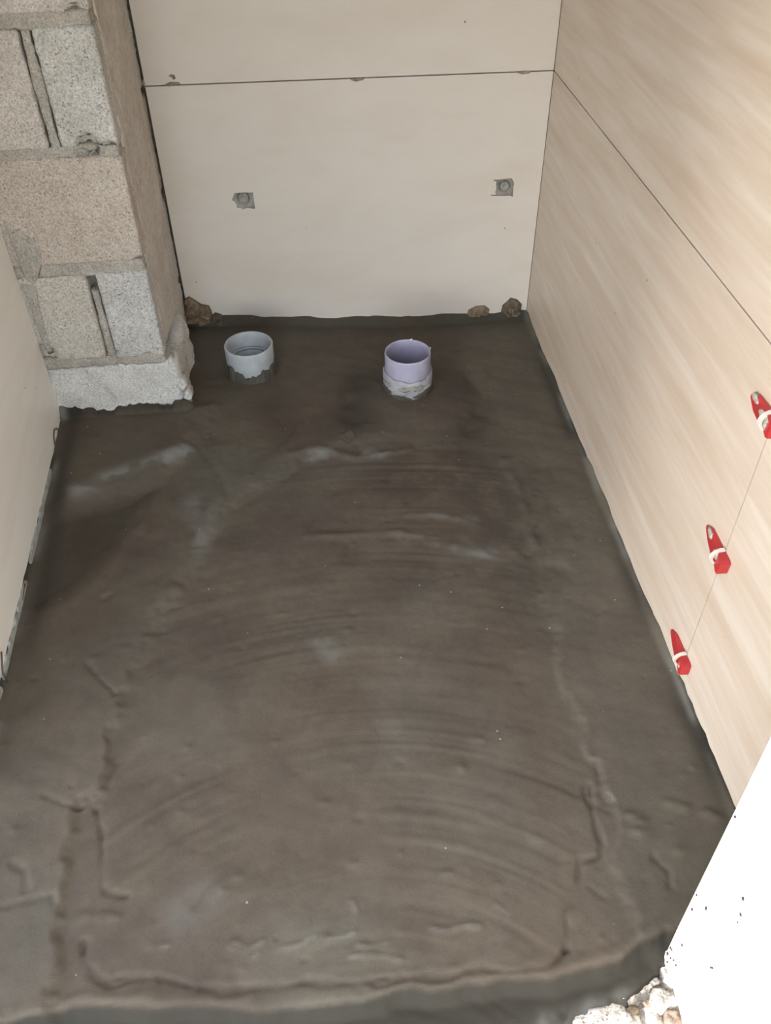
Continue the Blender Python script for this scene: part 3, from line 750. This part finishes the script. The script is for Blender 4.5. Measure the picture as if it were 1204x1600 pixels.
# ------------------------------------------------------------------ tile levelling wedges over the upright joint of the right wall
def wedge(z, label, dirt, tilt=0.0, hole=False):
    e = tag(empty('levelling_wedge', (0, VJ, z)), label, 'tile wedge', 'tile levelling wedges on the right wall joint')
    e.rotation_euler = (tilt, 0, 0)
    # profile along the wall (s > 0 runs to the far side), thickness t away from the wall
    L0, L1, hw = -0.024, 0.060, 0.0122
    def pt(s, k, x): return (x, s, k)
    prof = [(L1, 0.0, 0.0030), (L1 - 0.016, hw, 0.0042), (L1 - 0.016, -hw, 0.0042)]
    v = []; f = []
    secs = [(L1, 0.0025, 0.0035), (L1 - 0.018, hw, 0.0055), (0.004, hw, 0.0125), (0.0035, hw, 0.0125), (-0.0035, hw, 0.0105), (-0.006, hw, 0.0130), (L0 + 0.006, hw, 0.0165), (L0, hw * 0.86, 0.0165)]
    for s, w_, t_ in secs:
        v += [(0.0 - 0.0006, s, -w_), (-0.0006, s, w_), (-t_, s, w_ * 0.93), (-t_, s, -w_ * 0.93)]
    for i in range(len(secs) - 1):
        a = 4 * i
        for q_ in range(4):
            f.append((a + q_, a + (q_ + 1) % 4, a + 4 + (q_ + 1) % 4, a + 4 + q_))
    f.append((0, 1, 2, 3)); n = len(v) - 4; f.append((n + 3, n + 2, n + 1, n))
    o = from_data('wedge', v, f, M['red'], e)
    bv = o.modifiers.new('bevel', 'BEVEL'); bv.width = 0.0007; bv.segments = 2
    # white clip: stem in the joint and the bridge over the wedge
    cv, cf = [], []; n = 14
    for i in range(n + 1):
        a = math.pi * i / n
        for rr in (0.0155, 0.0125):
            for s in (-0.0026, 0.0026):
                cv.append((-0.0015 - (rr + 0.0020) * math.sin(a) * (1.05 if rr > 0.013 else 0.98), s + 0.0002, rr * math.cos(a)))
    for i in range(n):
        a = 4 * i; b = a + 4
        for p_, q_ in ((0, 1), (1, 3), (3, 2), (2, 0)): cf.append((a + p_, a + q_, b + q_, b + p_))
    cf.append((0, 2, 3, 1)); cf.append((4 * n, 4 * n + 1, 4 * n + 3, 4 * n + 2))
    tag(from_data('clip', cv, cf, M['white_clip'], e), 'white plastic clip')
    if hole:  # square hole of the wedge drawn as a pale raised patch
        tag(blob('hole_patch', [(-0.0185, 0.001), (-0.0115, 0.001), (-0.0115, 0.008), (-0.0185, 0.008)], lambda u, v_, w: (-0.0150 - w, u, v_ - 0.004), 0.0012, M['white_clip'], e, 7, 2, 0.1, 2), 'pale square patch in place of the hole')
    for i, (s0, s1, k0, k1) in enumerate(dirt):
        rr = random.Random(i + int(z * 100)); ol = []
        for k in range(12):
            a = 2 * math.pi * k / 12
            ol.append(((s0 + s1) / 2 + (s1 - s0) / 2 * math.cos(a) * rr.uniform(.75, 1.15), (k0 + k1) / 2 + (k1 - k0) / 2 * math.sin(a) * rr.uniform(.75, 1.15)))
        def up(u, v_, w):
            t_ = float(np.interp(u, [s for s, _, _ in secs][::-1], [t for _, _, t in secs][::-1])); return (-t_ - w, u, v_)
        blob('mortar_crust', ol, up, 0.0024, M['crust'], e, 60 + i, 3, 0.4, 2, 120, 0.001)
    return e
wedge(0.052, 'red plastic tile wedge nearest the floor on the right wall joint', [], 0.0, True)
wedge(0.290, 'red plastic tile wedge halfway up the joint, crusted with pale mortar', [(0.024, 0.054, 0.0005, 0.0125), (-0.008, 0.010, -0.006, 0.0125)], 0.05)
wedge(0.530, 'topmost red plastic tile wedge, heavily caked with mortar, at photo edge', [(0.030, 0.056, 0.0, 0.012), (-0.016, 0.022, -0.005, 0.012), (-0.012, 0.010, -0.010, 0.004)], -0.06)

# ------------------------------------------------------------------ loose bits
def wp(p, off=0.004):
    """a point just in front of the left wall"""
    d = ray(p); k = ((LW0[0] - CAM[0]) * LWN[0] + (LW0[1] - CAM[1]) * LWN[1] + off) / (d[0] * LWN[0] + d[1] * LWN[1]); return tuple(CAM + d * k)
def strand(px, rad, label, off=0.004):
    pts = [wp(p, off) for p in px]; b = Vector(pts[-1])
    o = tube('wire', [Vector(p) - b for p in pts], rad, M['wire']); o.location = b
    return tag(o, label, 'wire', 'bits of wire along the left wall')
strand([(94, 652), (97, 664), (98, 678), (96, 682), (92, 674), (88, 669), (85, 671), (84, 680), (86, 695), (90, 710), (95, 728)], 0.0014, 'thin dark wire loop sticking up beside the foot of the pillar')
strand([(39, 912), (37, 922), (35, 938)], 0.0014, 'short dark sliver of wire against the left tiles')
strand([(2, 1018), (3, 1035), (4, 1050), (12, 1066)], 0.0016, 'bent dark wire end at the left photo edge', 0.008)

def chip(px, py, size, z, mat, label, seed, cat='stone chip', group='chips on the threshold', hgt=0.22):
    x, y = fl((px, py), z); rr = random.Random(seed)
    ol = [(size * math.cos(a) * rr.uniform(.7, 1.25), size * 0.8 * math.sin(a) * rr.uniform(.7, 1.25)) for a in [k * math.pi / 3 + rr.uniform(-.3, .3) for k in range(6)]]
    o = blob('stone_chip', ol, lambda u, v_, w: (u, v_, w), size * hgt, M[mat], None, seed, 4, 0.5, 3, 160, 0.006)
    o.location = (x, y, z); return tag(o, label, cat, group)
chip(1024, 1533, 0.007, -0.024, 'joint_dark', 'grey chip at the top of the sunlit threshold', 201)
chip(990, 1578, 0.010, -0.024, 'lump_dark', 'dark grey chip at left on the sunlit threshold', 202)
chip(985, 1594, 0.008, -0.024, 'joint_dark', 'small grey chip at the bottom of the sunlit threshold', 203)
chip(1012, 1567, 0.007, -0.026, 'brick', 'greyish brown chip beside the crack in the threshold', 204)
chip(1036, 1565, 0.022, -0.028, 'rubble', 'broad pale stone on the threshold beside the reveal', 205, hgt=0.22)
chip(1052, 1592, 0.017, -0.026, 'brick', 'pinkish brown brick piece at bottom against the reveal', 206, hgt=0.3)

for o in list(bpy.data.objects):
    if o.type == 'MESH' and o.parent is None and 'kind' not in o and 'category' not in o:
        print('UNTAGGED', o.name)
